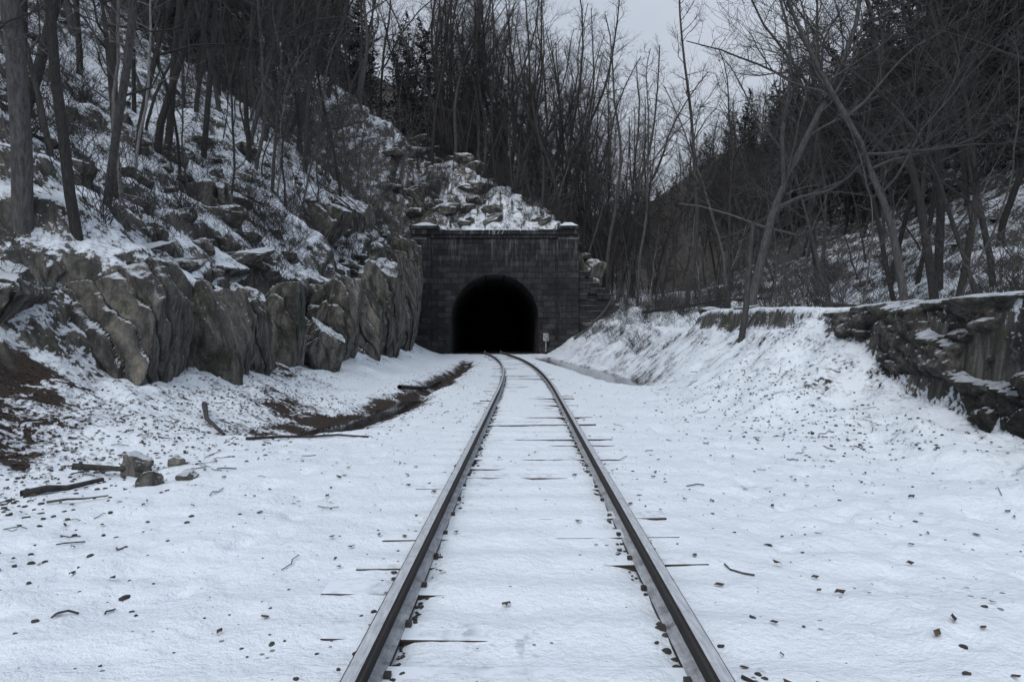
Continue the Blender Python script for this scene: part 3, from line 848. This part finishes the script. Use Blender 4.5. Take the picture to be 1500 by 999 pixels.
def u1():
    y=R.uniform(10,61);return -7.7-R.expovariate(1/5.)-.02*y,y
scatter(und,thin,55,lambda:(lambda a:(a[0]-1,a[1]))(u1()),.8,.5,1.0,.16)
scatter(und,shrubs,140,u1,.5,.5,1.1,.2)
scatter(und,shrubs,70,lambda:(R.uniform(-11,6.5),R.uniform(62,72)),.4,.8,1.6,.2)
scatter(und,thin,36,lambda:(R.uniform(-12,6),R.uniform(63,75)),.6,.5,.8,.15)
scatter(und,shrubs,120,lambda:(R.uniform(8.2,24),R.uniform(12,62)),.5,.5,1.2,.2)
scatter(und,shrubs,70,lambda:(R.uniform(5.8,11),R.uniform(30,62)),.4,.3,.8,.2)
scatter(und,thin,60,lambda:(R.uniform(9,30),R.uniform(16,75)),.8,.5,1.0,.18)

# ------------------------------------------------------------ fallen wood
def stick(name,pts,r,mat=mbark):
    P=[(x,y,hz(x,y)+h) for x,y,h in pts]
    n_=len(P);add(name,polemesh(name,P,[r*(1-.5*i/(n_-1)) for i in range(n_)],mat,7))
stick('fallen_log',[(-4.75,6.6,.03),(-4.62,6.78,.055),(-4.5,6.9,.05),(-4.35,7.25,.03)],.045)
stick('fallen_log',[(-4.9,7.6,.1),(-4.5,7.75,.09),(-4.1,7.75,.07)],.04)
stick('fallen_branch',[(-4.3,6.3,.02),(-4.15,6.36,.05),(-4.05,6.45,.03),(-3.85,6.5,.03)],.013)
stick('fallen_branch',[(-4.6,7.5,.05),(-4.2,7.4,.12),(-4.15,7.2,.2)],.012)
stick('fallen_log',[(-3.9,10.0,.02),(-3.5,10.3,.04),(-3.1,10.35,.03),(-2.7,10.55,.03),(-2.2,10.45,.01)],.026)
stick('fallen_log',[(-5.5,12.2,.1),(-5.1,11.4,.1),(-4.6,10.9,.05)],.05)
stick('fallen_log',[(5.2,57,.1),(6.2,56,.3),(7.4,55,1.0),(8.4,54,2.2)],.12,mbarkl)
stick('fallen_log',[(9,47,.2),(11.5,45,.4),(14,44.5,.5),(17,45,.6)],.13)
stick('fallen_log',[(10,22,.15),(12,21.5,.2),(14.5,22.5,.4),(16.5,24,.6)],.10)
stick('fallen_log',[(-3.3,20,.10),(-2.9,23,.12),(-2.8,27,.10)],.07)
stick('fallen_branch',[(1.02,3.02,.01),(1.08,2.95,.015),(1.14,2.93,.01)],.009)
VS=[];FS=[]
for i in range(230):
    if i<130: y=R.uniform(5,15);x=R.uniform(-7,-3.3)
    elif i<185: y=R.uniform(8,22);x=R.uniform(3.5,6.6)
    else:
        y=R.uniform(2.5,12);x=R.uniform(1.3,6)*R.choice((-1,1))
    a=R.uniform(0,3.14);L=R.uniform(.03,.28);m=4
    xx=[x+L*(q/(m-1)-.5)*math.cos(a)+R.uniform(-.02,.02) for q in range(m)];yq=[y+L*(q/(m-1)-.5)*math.sin(a)+R.uniform(-.02,.02) for q in range(m)]
    P=[(p,q,h+.006+R.uniform(0,.015)) for p,q,h in zip(xx,yq,hzs(xx,yq))]
    r=R.uniform(.0025,.007);tube(VS,FS,P,[r]*m,4)
add('scattered_twigs',mesh_from('scattered_twigs',VS,FS,mbark,True))

# ------------------------------------------------------------ light, world, camera
el,az=math.radians(40),math.radians(200)
w=bpy.data.worlds.new('World');scene.world=w;w.use_nodes=True
nt=w.node_tree;nt.nodes.clear();n=N(nt)
sky=nt.nodes.new('ShaderNodeTexSky');sky.sky_type='NISHITA';sky.sun_disc=False;sky.sun_elevation=el;sky.sun_rotation=az
sky.air_density=1.0;sky.dust_density=4.0;sky.ozone_density=1.0
hs=nt.nodes.new('ShaderNodeHueSaturation');hs.inputs['Saturation'].default_value=.4;hs.inputs['Value'].default_value=2.5
nt.links.new(sky.outputs[0],hs.inputs['Color'])
tc=nt.nodes.new('ShaderNodeTexCoord')
zz=n.sep(tc.outputs['Generated'])[2]
cl=n.noise(n.scalev(tc.outputs['Generated'],(1,1,2.5)),2.2,5,.55)
cloud=n.mix(n.mapr(cl,.3,.7),(2.9,3.3,3.95),(3.8,4.1,4.6))
g1=n.math('ADD',n.math('MULTIPLY',n.math('MAXIMUM',zz,0.0),1.9),.75)
cloud=n.mix(1.0,cloud,g1,'MULTIPLY')
mixed=n.mix(.75,hs.outputs[0],cloud)
bg=nt.nodes.new('ShaderNodeBackground');bg.inputs[1].default_value=.098
out=nt.nodes.new('ShaderNodeOutputWorld')
nt.links.new(mixed,bg.inputs[0]);nt.links.new(bg.outputs[0],out.inputs[0])
ld=bpy.data.lights.new('overcast_sun','SUN');ld.energy=.65;ld.angle=math.radians(20);ld.color=(1,.98,.95)
lo=bpy.data.objects.new('overcast_sun',ld);COL.objects.link(lo)
dv=Vector((math.sin(az)*math.cos(el),math.cos(az)*math.cos(el),math.sin(el)))
lo.rotation_euler=dv.to_track_quat('Z','Y').to_euler()
cd=bpy.data.cameras.new('camera');cd.lens=24;cd.sensor_width=36;cd.clip_end=1500;cd.clip_start=.05
co=bpy.data.objects.new('camera',cd);COL.objects.link(co);co.location=(0,0,1.37)
co.rotation_euler=(math.radians(90)-.0065,0,0)
scene.camera=co
scene.view_settings.view_transform='Standard';scene.view_settings.look='None';scene.view_settings.exposure=0
